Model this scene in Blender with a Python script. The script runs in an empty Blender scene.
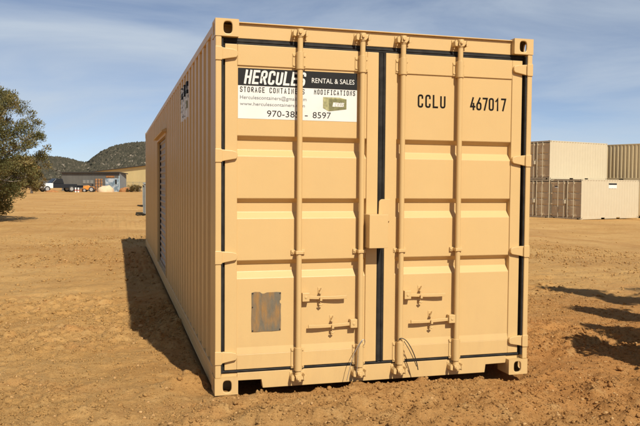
import bpy, bmesh, math, random
import numpy as np
from mathutils import Vector, Matrix
random.seed(7); rng = np.random.default_rng(11)
S = bpy.context.scene
COL = S.collection
R_ = math.radians

# ------------------------------------------------------------------ camera
CAM = Vector((-0.652, -4.972, 1.475)); YAW, PITCH, ROLL, FPX = -0.273993, -0.0408844, 0.0074408, 726.2
fw = Vector((-math.sin(YAW)*math.cos(PITCH), math.cos(YAW)*math.cos(PITCH), math.sin(PITCH)))
rt0 = Vector((math.cos(YAW), math.sin(YAW), 0)); up0 = rt0.cross(fw)
rt = math.cos(ROLL)*rt0 + math.sin(ROLL)*up0
up = -math.sin(ROLL)*rt0 + math.cos(ROLL)*up0
cd = bpy.data.cameras.new('camera'); cam = bpy.data.objects.new('camera', cd); COL.objects.link(cam)
m = Matrix.Identity(4)
for i in range(3): m[i][0], m[i][1], m[i][2], m[i][3] = rt[i], up[i], -fw[i], CAM[i]
cam.matrix_world = m
cd.sensor_fit = 'HORIZONTAL'; cd.sensor_width = 36; cd.lens = FPX/640*36; cd.clip_start = .05; cd.clip_end = 9000
S.camera = cam

# ------------------------------------------------------------------ sky, sun, exposure
SUN = Vector((0.525, -2.63, 2.591)).normalized()
SE = math.asin(SUN.z); SA = math.atan2(SUN.x, SUN.y)
w = bpy.data.worlds.new('World'); S.world = w; w.use_nodes = True
nt = w.node_tree; N = nt.nodes; L = nt.links
bg = N['Background']; bg.inputs['Strength'].default_value = .088
sky = N.new('ShaderNodeTexSky'); sky.sky_type = 'NISHITA'; sky.sun_disc = False
sky.sun_elevation = SE; sky.sun_rotation = SA; sky.altitude = 1900; sky.air_density = .6; sky.dust_density = .15; sky.ozone_density = 1.0
tc = N.new('ShaderNodeTexCoord'); mp = N.new('ShaderNodeMapping'); mp.inputs['Scale'].default_value = (1.0, 1.0, 4.2)
mp.inputs['Rotation'].default_value = (0, .06, .4); mp.inputs['Location'].default_value = (3.9, .3, 1.4)
n1 = N.new('ShaderNodeTexNoise'); n1.inputs['Scale'].default_value = 2.6; n1.inputs['Detail'].default_value = 7; n1.inputs['Roughness'].default_value = .55; n1.inputs['Distortion'].default_value = .5
r1 = N.new('ShaderNodeMapRange'); r1.inputs[1].default_value = .36; r1.inputs[2].default_value = .72; r1.inputs[3].default_value = .26; r1.inputs[4].default_value = 1.0
mx = N.new('ShaderNodeMix'); mx.data_type = 'RGBA'; mx.inputs[7].default_value = (5.6, 6.35, 7.2, 1)
L.new(tc.outputs['Generated'], mp.inputs[0]); L.new(mp.outputs[0], n1.inputs[0]); L.new(n1.outputs[0], r1.inputs[0])
sx_ = N.new('ShaderNodeSeparateXYZ'); L.new(tc.outputs['Generated'], sx_.inputs[0])     # thin cloud looks denser along longer air paths
pth = N.new('ShaderNodeMapRange'); pth.inputs[1].default_value = .05; pth.inputs[2].default_value = .8; pth.inputs[3].default_value = 1; pth.inputs[4].default_value = .25; L.new(sx_.outputs[2], pth.inputs[0])
pm = N.new('ShaderNodeMath'); pm.operation = 'MULTIPLY'; L.new(r1.outputs[0], pm.inputs[0]); L.new(pth.outputs[0], pm.inputs[1]); L.new(pm.outputs[0], mx.inputs[0]); L.new(sky.outputs[0], mx.inputs[6]); L.new(mx.outputs[2], bg.inputs[0])
sd = bpy.data.lights.new('sun', 'SUN'); sd.energy = 5.0; sd.angle = R_(.53); sd.color = (1, .93, .80)
so = bpy.data.objects.new('sun', sd); COL.objects.link(so); so.rotation_euler = SUN.to_track_quat('Z', 'Y').to_euler(); so.location = (3, -8, 9)
S.view_settings.view_transform = 'Standard'; S.view_settings.look = 'None'; S.view_settings.gamma = 1
S.view_settings.exposure = 0.22; S.view_settings.use_curve_mapping = False
S.render.engine = 'CYCLES'

def ray(x, y):
    return fw + rt*((x-320)/FPX) + up*((213-y)/FPX)
def at_depth(x, y, d):
    r = ray(x, y); return CAM + r*(d/r.dot(fw))
def on_z(x, y, z=0):
    r = ray(x, y); return CAM + r*((z-CAM.z)/r.z)

# ------------------------------------------------------------------ materials
def mat(name, col, rough=.6, var=.06, scale=6, bump=0, bscale=40, metal=0, col2=None, spec=.5, stretch=None, detail=4, ramp=(.35, .68), coat=0):
    ma = bpy.data.materials.new(name); ma.use_nodes = True
    nt = ma.node_tree; N, L = nt.nodes, nt.links; b = N['Principled BSDF']
    b.inputs['Roughness'].default_value = rough; b.inputs['Metallic'].default_value = metal; b.inputs['Specular IOR Level'].default_value = spec
    tc = N.new('ShaderNodeTexCoord'); src = tc.outputs['Object']
    if stretch:
        mp = N.new('ShaderNodeMapping'); mp.inputs['Scale'].default_value = stretch; L.new(src, mp.inputs[0]); src = mp.outputs[0]
    n = N.new('ShaderNodeTexNoise'); n.inputs['Scale'].default_value = scale; n.inputs['Detail'].default_value = detail; L.new(src, n.inputs[0])
    rp = N.new('ShaderNodeMapRange'); rp.inputs[1].default_value = ramp[0]; rp.inputs[2].default_value = ramp[1]; L.new(n.outputs[0], rp.inputs[0])
    mx = N.new('ShaderNodeMix'); mx.data_type = 'RGBA'
    c2 = col2 if col2 else tuple(c*(1+var) for c in col)
    c1 = col if col2 else tuple(c*(1-var) for c in col)
    mx.inputs[6].default_value = (*c1, 1); mx.inputs[7].default_value = (*c2, 1)
    L.new(rp.outputs[0], mx.inputs[0]); L.new(mx.outputs[2], b.inputs['Base Color'])
    if bump:
        n2 = N.new('ShaderNodeTexNoise'); n2.inputs['Scale'].default_value = bscale; n2.inputs['Detail'].default_value = 5; L.new(src, n2.inputs[0])
        bp = N.new('ShaderNodeBump'); bp.inputs['Strength'].default_value = 1; bp.inputs['Distance'].default_value = bump
        L.new(n2.outputs[0], bp.inputs['Height']); L.new(bp.outputs[0], b.inputs['Normal'])
    return ma

def paint(name, col, rough=.42, dust=.35, dcol=(.36, .22, .11), bump=.0006, fade=None):
    """sprayed steel paint: faint mottling, shallow dents, wind-blown dust that has settled low on the walls, scuffs"""
    ma = bpy.data.materials.new(name); ma.use_nodes = True
    nt = ma.node_tree; N, L = nt.nodes, nt.links; b = N['Principled BSDF']
    b.inputs['Specular IOR Level'].default_value = .28
    tc = N.new('ShaderNodeTexCoord'); gm = N.new('ShaderNodeNewGeometry')
    n = N.new('ShaderNodeTexNoise'); n.inputs['Scale'].default_value = 2.2; n.inputs['Detail'].default_value = 6; L.new(gm.outputs['Position'], n.inputs[0])
    mx = N.new('ShaderNodeMix'); mx.data_type = 'RGBA'
    mx.inputs[6].default_value = (*[c*.95 for c in col], 1); mx.inputs[7].default_value = (*(fade or [c*1.05 for c in col]), 1)
    L.new(n.outputs[0], mx.inputs[0])
    sp = N.new('ShaderNodeSeparateXYZ'); L.new(gm.outputs['Position'], sp.inputs[0])
    zr = N.new('ShaderNodeMapRange'); zr.inputs[1].default_value = -.8; zr.inputs[2].default_value = .75; zr.inputs[3].default_value = 1; zr.inputs[4].default_value = .12
    L.new(sp.outputs[2], zr.inputs[0])
    mp = N.new('ShaderNodeMapping'); mp.inputs['Scale'].default_value = (9, 9, 2.2); L.new(gm.outputs['Position'], mp.inputs[0])
    n2 = N.new('ShaderNodeTexNoise'); n2.inputs['Scale'].default_value = 1.3; n2.inputs['Detail'].default_value = 8; n2.inputs['Roughness'].default_value = .65; L.new(mp.outputs[0], n2.inputs[0])
    r2 = N.new('ShaderNodeMapRange'); r2.inputs[1].default_value = .42; r2.inputs[2].default_value = .75; r2.inputs[4].default_value = dust; L.new(n2.outputs[0], r2.inputs[0])
    mu = N.new('ShaderNodeMath'); mu.operation = 'MULTIPLY'; L.new(zr.outputs[0], mu.inputs[0]); L.new(r2.outputs[0], mu.inputs[1])
    mx2 = N.new('ShaderNodeMix'); mx2.data_type = 'RGBA'; mx2.inputs[7].default_value = (*dcol, 1)
    L.new(mu.outputs[0], mx2.inputs[0]); L.new(mx.outputs[2], mx2.inputs[6]); L.new(mx2.outputs[2], b.inputs['Base Color'])
    rr = N.new('ShaderNodeMapRange'); rr.inputs[3].default_value = rough-.06; rr.inputs[4].default_value = rough+.14; L.new(n2.outputs[0], rr.inputs[0]); L.new(rr.outputs[0], b.inputs['Roughness'])
    n3 = N.new('ShaderNodeTexNoise'); n3.inputs['Scale'].default_value = 3.5; n3.inputs['Detail'].default_value = 2; L.new(gm.outputs['Position'], n3.inputs[0])
    n4 = N.new('ShaderNodeTexNoise'); n4.inputs['Scale'].default_value = 160; n4.inputs['Detail'].default_value = 2; L.new(gm.outputs['Position'], n4.inputs[0])
    b1 = N.new('ShaderNodeBump'); b1.inputs['Distance'].default_value = .006; b1.inputs['Strength'].default_value = .5; L.new(n3.outputs[0], b1.inputs['Height'])
    b2 = N.new('ShaderNodeBump'); b2.inputs['Distance'].default_value = bump; b2.inputs['Strength'].default_value = .6; L.new(n4.outputs[0], b2.inputs['Height']); L.new(b1.outputs[0], b2.inputs['Normal'])
    L.new(b2.outputs[0], b.inputs['Normal'])
    return ma

M = {}
M['tan'] = paint('tan_paint', (.570, .382, .165), rough=.36)
M['cream'] = paint('cream_paint', (.515, .44, .305), dust=.3)
M['creamdoor'] = paint('weathered_cream_paint', (.56, .43, .26), dust=.5, rough=.6, dcol=(.30, .20, .12))
M['khaki'] = paint('khaki_paint', (.60, .48, .28), dust=.3)
M['rubber'] = mat('black_rubber', (.020, .018, .0155), .7, .35, 14, .001, 60, spec=.22)
M['dark'] = mat('dark_underside', (.03, .025, .02), .9)
M['wood'] = mat('plywood_floor', (.10, .06, .03), .8, .2, 8)
M['white'] = mat('white_vinyl', (.66, .65, .60), .45, .05, 4)
M['black'] = mat('black_print', (.014, .014, .014), .6, .1, 8, spec=.2)
M['letter'] = mat('black_lettering', (.012, .010, .008), .8, .15, 30, spec=.1)
M['greyink'] = mat('grey_print', (.13, .14, .15), .5, .1, 8)
M['olive'] = mat('olive_print', (.17, .16, .06), .5, .25, 60)
M['olive2'] = mat('olive_print_light', (.33, .31, .14), .5, .25, 60)
M['plate'] = mat('rusty_data_plate', (.14, .115, .076), .8, scale=14, col2=(.27, .145, .045), bump=.006, bscale=46, ramp=(.44, .66), stretch=(1.6, 1, .4))
M['shutter'] = mat('roller_shutter_steel', (.26, .205, .15), .5, .08, 5)
M['wire'] = mat('steel_wire', (.5, .5, .48), .35, metal=.8)
M['wireblk'] = mat('black_cable', (.02, .02, .02), .5)
M['bark'] = mat('juniper_bark', (.30, .25, .20), .9, .3, 14, .02, 30, stretch=(1, 1, .25))

def leafmat(name, a, b, c):
    ma = bpy.data.materials.new(name); ma.use_nodes = True
    nt = ma.node_tree; N, L = nt.nodes, nt.links; bs = N['Principled BSDF']; bs.inputs['Roughness'].default_value = .7; bs.inputs['Specular IOR Level'].default_value = .2
    at = N.new('ShaderNodeAttribute'); at.attribute_name = 'tint'
    cr = N.new('ShaderNodeValToRGB'); e = cr.color_ramp.elements; e[0].color = (*a, 1); e[1].color = (*c, 1); x = e.new(.55); x.color = (*b, 1)
    L.new(at.outputs['Fac'], cr.inputs[0]); L.new(cr.outputs[0], bs.inputs['Base Color'])
    return ma
M['leaf'] = leafmat('juniper_foliage', (.066, .066, .021), (.130, .116, .040), (.22, .16, .058))
M['leafbrown'] = leafmat('dry_foliage', (.085, .06, .022), (.15, .10, .032), (.24, .14, .045))
M['scrub'] = leafmat('hill_scrub', (.044, .042, .027), (.070, .062, .041), (.125, .104, .072))

def dirt(name):
    ma = bpy.data.materials.new(name); ma.use_nodes = True
    nt = ma.node_tree; N, L = nt.nodes, nt.links; b = N['Principled BSDF']; b.inputs['Roughness'].default_value = .95; b.inputs['Specular IOR Level'].default_value = .12
    gm = N.new('ShaderNodeNewGeometry'); P = gm.outputs['Position']
    def noise(s, d=6, r=.6, st=None):
        n = N.new('ShaderNodeTexNoise'); n.inputs['Scale'].default_value = s; n.inputs['Detail'].default_value = d; n.inputs['Roughness'].default_value = r
        if st:
            mp = N.new('ShaderNodeMapping'); mp.inputs['Scale'].default_value = st; mp.inputs['Rotation'].default_value = (0, 0, .25); L.new(P, mp.inputs[0]); L.new(mp.outputs[0], n.inputs[0])
        else: L.new(P, n.inputs[0])
        return n.outputs[0]
    def ramp(s, lo, hi, a=0, c=1):
        r = N.new('ShaderNodeMapRange'); r.inputs[1].default_value = lo; r.inputs[2].default_value = hi; r.inputs[3].default_value = a; r.inputs[4].default_value = c; L.new(s, r.inputs[0]); return r.outputs[0]
    def mix(f, a, c):
        x = N.new('ShaderNodeMix'); x.data_type = 'RGBA'; L.new(f, x.inputs[0])
        for k, v in ((6, a), (7, c)):
            if isinstance(v, tuple): x.inputs[k].default_value = (*v, 1)
            else: L.new(v, x.inputs[k])
        return x.outputs[2]
    big = mix(ramp(noise(.35, 8, .65, (.8, 1.4, 1)), .38, .62), (.455, .250, .082), (.555, .333, .124))
    red = mix(ramp(noise(.9, 8, .7, (.7, 1.7, 1)), .54, .74, 0, .62), big, (.44, .18, .055))
    # fresh red subsoil turned up to the right of the doors
    vd = N.new('ShaderNodeVectorMath'); vd.operation = 'DISTANCE'; vd.inputs[1].default_value = (4.6, -.6, 0); L.new(P, vd.inputs[0])
    ad = N.new('ShaderNodeMath'); ad.operation = 'MULTIPLY_ADD'; ad.inputs[1].default_value = 5; L.new(noise(.8, 5, .6), ad.inputs[0]); L.new(vd.outputs['Value'], ad.inputs[2])
    red = mix(ramp(ad.outputs[0], 4.2, 8.2, .85, 0), red, (.44, .195, .057))
    red = mix(ramp(noise(.22, 9, .72), .46, .64, 0, .6), red, (.36, .185, .062))      # damp, trampled patches
    pale = mix(ramp(noise(5.5, 8, .7), .52, .76, 0, .6), red, (.57, .38, .168))
    dk = mix(ramp(noise(28, 6, .7), .50, .78, 0, .5), pale, (.24, .115, .036))
    fine = mix(ramp(noise(150, 3, .6), .55, .75, 0, .45), dk, (.60, .42, .21))
    L.new(fine, b.inputs['Base Color'])
    h0 = noise(1.4, 5, .65); h1, h2, h3 = noise(9, 6, .7), noise(55, 5, .7), noise(220, 3, .6)
    prev = None
    for h, d in ((h0, .09), (h1, .024), (h2, .012), (h3, .004)):
        bp = N.new('ShaderNodeBump'); bp.inputs['Strength'].default_value = .8; bp.inputs['Distance'].default_value = d; L.new(h, bp.inputs['Height'])
        if prev: L.new(prev, bp.inputs['Normal'])
        prev = bp.outputs[0]
    L.new(prev, b.inputs['Normal'])
    return ma
M['dirt'] = dirt('graded_dirt')
M['stone'] = mat('dirt_clod', (.32, .165, .052), .95, scale=40, col2=(.50, .31, .13), bump=.006, bscale=60)

# ------------------------------------------------------------------ mesh helpers
class MB:
    def __init__(s): s.v = []; s.f = []
    def add(s, v, f):
        o = len(s.v); s.v += [tuple(p) for p in v]; s.f += [tuple(i+o for i in q) for q in f]; return s
    def box(s, x0, x1, y0, y1, z0, z1):
        return s.add([(x0,y0,z0),(x1,y0,z0),(x1,y1,z0),(x0,y1,z0),(x0,y0,z1),(x1,y0,z1),(x1,y1,z1),(x0,y1,z1)],
                     [(0,3,2,1),(4,5,6,7),(0,1,5,4),(1,2,6,5),(2,3,7,6),(3,0,4,7)])
    def prism(s, pts, axis, a, b):
        """pts: 2-D outline in the plane of the other two axes (kept in x,y,z order)"""
        n = len(pts)
        def P(p, t):
            q = list(p); q.insert(axis, t); return tuple(q)
        v = [P(p, a) for p in pts] + [P(p, b) for p in pts]
        return s.add(v, [tuple(range(n))[::-1], tuple(range(n, 2*n))] + [(i, (i+1) % n, n+(i+1) % n, n+i) for i in range(n)])
    def tube(s, pts, rad, n=10, cap=True):
        pts = [Vector(p) for p in pts]; rs = rad if isinstance(rad, (list, tuple)) else [rad]*len(pts)
        v = []; f = []
        for i, p in enumerate(pts):
            d = (pts[min(i+1, len(pts)-1)] - pts[max(i-1, 0)]).normalized()
            a = d.cross(Vector((0, 0, 1)) if abs(d.z) < .9 else Vector((1, 0, 0))).normalized(); b = d.cross(a)
            v += [p + (a*math.cos(t)+b*math.sin(t))*rs[i] for t in (2*math.pi*k/n for k in range(n))]
        for i in range(len(pts)-1):
            f += [(i*n+k, i*n+(k+1) % n, (i+1)*n+(k+1) % n, (i+1)*n+k) for k in range(n)]
        if cap: f += [tuple(range(n))[::-1], tuple(range((len(pts)-1)*n, len(pts)*n))]
        return s.add(v, f)
    def mesh(s, name):
        me = bpy.data.meshes.new(name); me.from_pydata(s.v, [], s.f)
        bm = bmesh.new(); bm.from_mesh(me); bmesh.ops.recalc_face_normals(bm, faces=bm.faces); bm.to_mesh(me); bm.free()
        return me
    def build(s, name, ma, parent=None, bevel=0, smooth=False, seg=2, **tags):
        return link(name, s.mesh(name), ma, parent, bevel, smooth, seg, **tags)

def link(name, me, ma, parent=None, bevel=0, smooth=False, seg=2, **tags):
    o = bpy.data.objects.new(name, me); COL.objects.link(o)
    if ma and not me.materials: me.materials.append(ma)
    if smooth:
        me.shade_smooth()
        if smooth != True: me.set_sharp_from_angle(angle=R_(smooth))
    if bevel:
        b = o.modifiers.new('bevel', 'BEVEL'); b.width = bevel; b.segments = seg; b.limit_method = 'ANGLE'; b.angle_limit = R_(32)
        b.use_clamp_overlap = True
    if parent: o.parent = parent
    for k, v in tags.items(): o[k] = v
    return o
def thing(name, label, cat, loc=(0, 0, 0), rz=0, group=None):
    o = bpy.data.objects.new(name, None); COL.objects.link(o); o.location = loc; o.rotation_euler = (0, 0, rz); o.empty_display_size = .2
    o['label'] = label; o['category'] = cat
    if group: o['group'] = group
    return o
def tag(o, label, cat, group=None):
    o['label'] = label; o['category'] = cat
    if group: o['group'] = group
    return o
def copy_tree(o, parent=None):
    c = o.copy(); COL.objects.link(c); c.parent = parent
    for ch in list(o.children): copy_tree(ch, c)
    return c

# ------------------------------------------------------------------ noise for terrain
_p = rng.permutation(4096)
def _h(ix, iy, k=0): return _p[(_p[(_p[ix & 4095] + iy) & 4095] + k) & 4095]/4095.0
def vn(x, y, k=0):
    ix = np.floor(x).astype(int); iy = np.floor(y).astype(int); fx = x-ix; fy = y-iy
    fx = fx*fx*fx*(fx*(fx*6-15)+10); fy = fy*fy*fy*(fy*(fy*6-15)+10)
    a = _h(ix, iy, k); b = _h(ix+1, iy, k); c = _h(ix, iy+1, k); d = _h(ix+1, iy+1, k)
    return (a+(b-a)*fx)*(1-fy) + (c+(d-c)*fx)*fy
def fbm(x, y, o=4, k=0, g=.5):
    t = 0; a = 1; n = 0
    for i in range(o): t = t + a*(vn(x*2**i+17*i, y*2**i-9*i, k+i)-.5); n += a; a *= g
    return t/n
def sst(a, b, x):
    t = np.clip((x-a)/(b-a), 0, 1); return t*t*(3-2*t)
def gz(x, y):
    x = np.asarray(x, float); y = np.asarray(y, float)
    z = -.73*sst(5, 22, x)
    dx = np.maximum(np.maximum(-x, x-2.438), 0); dy = np.maximum(np.maximum(-y, y-12.2), 0); dc = np.hypot(dx, dy)
    far = sst(.6, 6, dc)
    z = z + fbm(x/11, y/11, 3, 1)*.28*far*(1-sst(60, 130, dc)) + fbm(x/2.3, y/2.3, 3, 5)*.10*sst(.2, 2.5, dc)
    near = 1-sst(16, 34, dc)
    z = z + fbm(x/.55, y/.55, 4, 9, .55)*.055*near*sst(0, .25, dc+.06)
    patch = sst(.42, .62, vn(x/1.7+3, y/1.1+8, 21)) * .7 + .5*np.exp(-((y+.35)/.45)**2)*sst(-.6, .2, x)
    c = np.maximum(vn(x/.062, y/.062, 31)-.48, 0)*.052 + np.maximum(vn(x/.15, y/.15, 33)-.56, 0)*.075 + np.maximum(vn(x/.032, y/.032, 35)-.5, 0)*.018
    z = z + 1.15*c*np.clip(patch*1.2+.38, 0, 1.45)*near
    # wheel ruts crossing in front and to the left of the box
    s = y*.965-x*.26 + fbm(x/2.5, y/2.5, 2, 41)*.8
    rut = np.sin(s*2*math.pi/.62)*sst(.40, .62, vn(x/2.4, y/.8, 43))
    z = z + rut*.017*near*sst(.1, .8, dc)
    # tyre tread printed in the soil to the right
    u = (x-3.35)*.84-(y+.2)*.54
    tr = np.exp(-(u/.22)**4)*(-.02+.011*np.sin((x*.54+y*.84)*2*math.pi/.075)*np.sign(u))*sst(-3, -1, -abs(y))
    z = z + tr*sst(.3, .7, dc)
    # soil scraped up along the door sill, hollow under the floor
    inside = sst(-.02, .10, y)*sst(-.04, .12, x)*sst(-.04, .12, 2.438-x)*sst(-.1, .1, 12.25-y)
    berm = np.exp(-((y+.22)/.17)**2)*sst(.2, .5, x)*sst(.12, .5, 2.25-x)*(.045+.05*(vn(x/.33, y/.33, 51)-.5))
    berm2 = np.exp(-((y+.55)/.28)**2)*np.exp(-((x-1.2)/1.2)**2)*.022
    base = -.022
    z = z + base + berm + berm2
    z = z*(1-inside) + (-.075)*inside
    # left flank and the corner the box rests on
    for cx, cy, h in ((.09, .09, .004), (.09, 12.1, .004), (2.35, 12.1, .004)):
        e = np.exp(-(((x-cx)/.11)**2+((y-cy)/.11)**2)**2); z = z*(1-e)+h*e
    for cx, cy, r, h in ((-.14, .36, .11, .085), (-.28, .30, .09, .05), (-.08, .52, .08, .05), (-.42, .18, .12, .035), (.32, -.06, .08, .03)):
        z = z + h*np.exp(-(((x-cx)/r)**2+((y-cy)/r)**2))
    e = np.exp(-(((x-2.36)/.2)**2+((y-.05)/.2)**2)); z = z - .045*e
    return z
def gz1(x, y): return float(gz(np.array([x]), np.array([y]))[0])

# ------------------------------------------------------------------ ground
def axis(a, b, d, far, q):
    mid = np.arange(a, b+1e-6, d); out = []; s = d; t = 0
    while t < far: s *= q; t += s; out.append(t)
    o = np.array(out); return np.concatenate([a-o[::-1], mid, b+o])
gx = axis(-3.6, 5.2, .021, 3600, 1.075); gy = axis(-1.7, 4.6, .021, 3600, 1.06)
GX, GY = np.meshgrid(gx, gy); GZ = gz(GX, GY)
def grid_mesh(name, X, Y, Z):
    h, wd = X.shape; me = bpy.data.meshes.new(name)
    me.vertices.add(h*wd); me.vertices.foreach_set('co', np.stack([X, Y, Z], -1).astype(np.float32).ravel())
    i = (np.arange(h-1)[:, None]*wd + np.arange(wd-1)[None]).ravel()
    q = np.stack([i, i+1, i+wd+1, i+wd], 1).ravel()
    nf = len(i); me.loops.add(nf*4); me.polygons.add(nf)
    me.loops.foreach_set('vertex_index', q.astype(np.int32)); me.polygons.foreach_set('loop_start', np.arange(0, nf*4, 4, dtype=np.int32))
    me.update(calc_edges=True); me.validate(); me.shade_smooth(); return me
link('ground', grid_mesh('ground', GX, GY, GZ), M['dirt'], kind='structure')

# loose gravel: far too many to count
def tri_mesh(name, V, F, tint=None):
    me = bpy.data.meshes.new(name); me.vertices.add(len(V)); me.vertices.foreach_set('co', V.astype(np.float32).ravel())
    k = F.shape[1]; nf = len(F); me.loops.add(nf*k); me.polygons.add(nf)
    me.loops.foreach_set('vertex_index', F.astype(np.int32).ravel()); me.polygons.foreach_set('loop_start', np.arange(0, nf*k, k, dtype=np.int32))
    me.update(calc_edges=True)
    if tint is not None:
        a = me.attributes.new('tint', 'FLOAT', 'POINT'); a.data.foreach_set('value', tint.astype(np.float32))
    return me
def ico(sub):
    bm = bmesh.new(); bmesh.ops.create_icosphere(bm, subdivisions=sub, radius=1)
    bm.verts.ensure_lookup_table()
    v = np.array([x.co[:] for x in bm.verts]); f = np.array([[q.index for q in p.verts] for p in bm.faces]); bm.free(); return v, f
IV, IF = ico(1)
OV = np.array([(1, 0, 0), (-1, 0, 0), (0, 1, 0), (0, -1, 0), (0, 0, 1), (0, 0, -1)], float); OF = np.array([(0, 2, 4), (2, 1, 4), (1, 3, 4), (3, 0, 4), (2, 0, 5), (1, 2, 5), (3, 1, 5), (0, 3, 5)])
def pebbles(n, xr, yr, smin, smax, pw, IV=IV, IF=IF, lo=.06):
    x = rng.uniform(*xr, n*3); y = rng.uniform(*yr, n*3)
    d = (vn(x/1.7+3, y/1.1+8, 21) + .4*np.exp(-((y+.4)/.5)**2)*(x > -.5)); k = rng.random(n*3) < np.clip((d-.25)*1.6, lo, 1)
    k &= ~((x > -.02) & (x < 2.46) & (y > .0) & (y < 12.2))
    x, y = x[k][:n], y[k][:n]; n = len(x)
    s = smin*(smax/smin)**(rng.random(n)**pw); z = gz(x, y)
    sc = s[:, None]*np.stack([rng.uniform(.7, 1.3, n), rng.uniform(.7, 1.3, n), rng.uniform(.5, .9, n)], 1)
    V = IV[None]*(1+rng.uniform(-.28, .28, (n, len(IV), 1)))*sc[:, None]
    a = rng.uniform(0, 6.28, n); c, sn = np.cos(a), np.sin(a)
    V = np.stack([V[..., 0]*c[:, None]-V[..., 1]*sn[:, None], V[..., 0]*sn[:, None]+V[..., 1]*c[:, None], V[..., 2]], -1)
    V = V + np.stack([x, y, z+sc[:, 2]*.25], 1)[:, None]
    F = IF[None] + (np.arange(n)*len(IV))[:, None, None]
    return V.reshape(-1, 3), F.reshape(-1, 3)
Va, Fa = pebbles(3200, (-3.4, 5.4), (-1.5, 3.6), .004, .018, 2.6)
Vb, Fb = pebbles(2000, (-6, 11), (2.5, 14), .006, .026, 2.6)
link('gravel', tri_mesh('gravel', np.concatenate([Va, Vb]), np.concatenate([Fa, Fb+len(Va)])), M['stone'], kind='stuff')
# crumbs of the same soil, finer and far denser
Va, Fa = pebbles(62000, (-3.5, 5.4), (-1.55, 3.8), .0035, .016, 2.2, OV, OF, .30)
Vb, Fb = pebbles(20000, (-7, 13), (2.5, 16), .008, .034, 2.0, OV, OF, .22)
Vc, Fc = pebbles(6000, (-16, 40), (13, 70), .012, .045, 2.4, OV, OF, .10)
_g = link('soil_crumbs', tri_mesh('soil_crumbs', np.concatenate([Va, Vb, Vc]), np.concatenate([Fa, Fb+len(Va), Fc+len(Va)+len(Vb)])), M['dirt'], kind='stuff')
tag(_g, 'fine crumbs and clods of reddish soil covering the yard', 'soil')
_g = bpy.data.objects['gravel']; tag(_g, 'loose gravel and crumbled soil scattered over the dirt yard', 'gravel')

# ------------------------------------------------------------------ lettering
def rounded(pts, r, closed=False, n=5):
    out = []; N_ = len(pts)
    for i, p in enumerate(pts):
        if not closed and i in (0, N_-1): out.append(p); continue
        p = Vector(p); a = Vector(pts[i-1]); b = Vector(pts[(i+1) % N_])
        da, db = (a-p), (b-p); ra = min(r, da.length*.5, db.length*.5); da.normalize(); db.normalize()
        if ra < 1e-5 or abs(da.dot(db)) > .97: out.append(tuple(p)); continue
        A, B = p+da*ra, p+db*ra
        for k in range(n+1):
            t = k/n; q = A*(1-t)**2 + p*2*t*(1-t) + B*t*t; out.append(tuple(q))
    return out
def glyph(c):
    """strokes of a condensed capital in a box 1 wide and 1 high: (points, rounded?, closed?)"""
    G = {
     'C': [([(1,.70),(1,1),(0,1),(0,0),(1,0),(1,.30)],1,0)], 'L': [([(0,1),(0,0),(1,0)],0,0)], 'U': [([(0,1),(0,0),(1,0),(1,1)],1,0)],
     '4': [([(.58,1),(0,.24),(1.05,.24)],0,0),([(.72,.5),(.72,0)],0,0)], '6': [([(.72,1),(.10,.50)],0,0),([(0,0),(1,0),(1,.58),(0,.58)],1,1)],
     '7': [([(0,1),(1,1),(.36,0)],0,0)], '0': [([(0,0),(1,0),(1,1),(0,1)],1,1)], '1': [([(.12,.80),(.55,1),(.55,0)],0,0)],
     'H': [([(0,0),(0,1)],0,0),([(1,0),(1,1)],0,0),([(0,.5),(1,.5)],0,0)], 'E': [([(1,1),(0,1),(0,0),(1,0)],0,0),([(0,.51),(.85,.51)],0,0)],
     'R': [([(0,0),(0,1),(1,1),(1,.48),(0,.48)],1,0),([(.5,.48),(1.02,0)],0,0)], 'S': [([(1,.74),(1,1),(0,1),(0,.52),(1,.48),(1,0),(0,0),(0,.26)],1,0)],
     'T': [([(0,1),(1,1)],0,0),([(.5,1),(.5,0)],0,0)], 'O': [([(0,0),(1,0),(1,1),(0,1)],1,1)], 'A': [([(0,0),(.5,1),(1,0)],0,0),([(.2,.32),(.8,.32)],0,0)],
     'G': [([(1,.72),(1,1),(0,1),(0,0),(1,0),(1,.46),(.55,.46)],1,0)], 'N': [([(0,0),(0,1),(1,0),(1,1)],0,0)], 'I': [([(.5,0),(.5,1)],0,0),([(.25,0),(.75,0)],0,0),([(.25,1),(.75,1)],0,0)],
     'M': [([(0,0),(0,1),(.5,.42),(1,1),(1,0)],0,0)], 'D': [([(0,0),(0,1),(1,1),(1,0),(0,0)],2,0)], 'F': [([(0,0),(0,1),(1,1)],0,0),([(0,.52),(.85,.52)],0,0)], ' ': []}
    return G[c]
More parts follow.
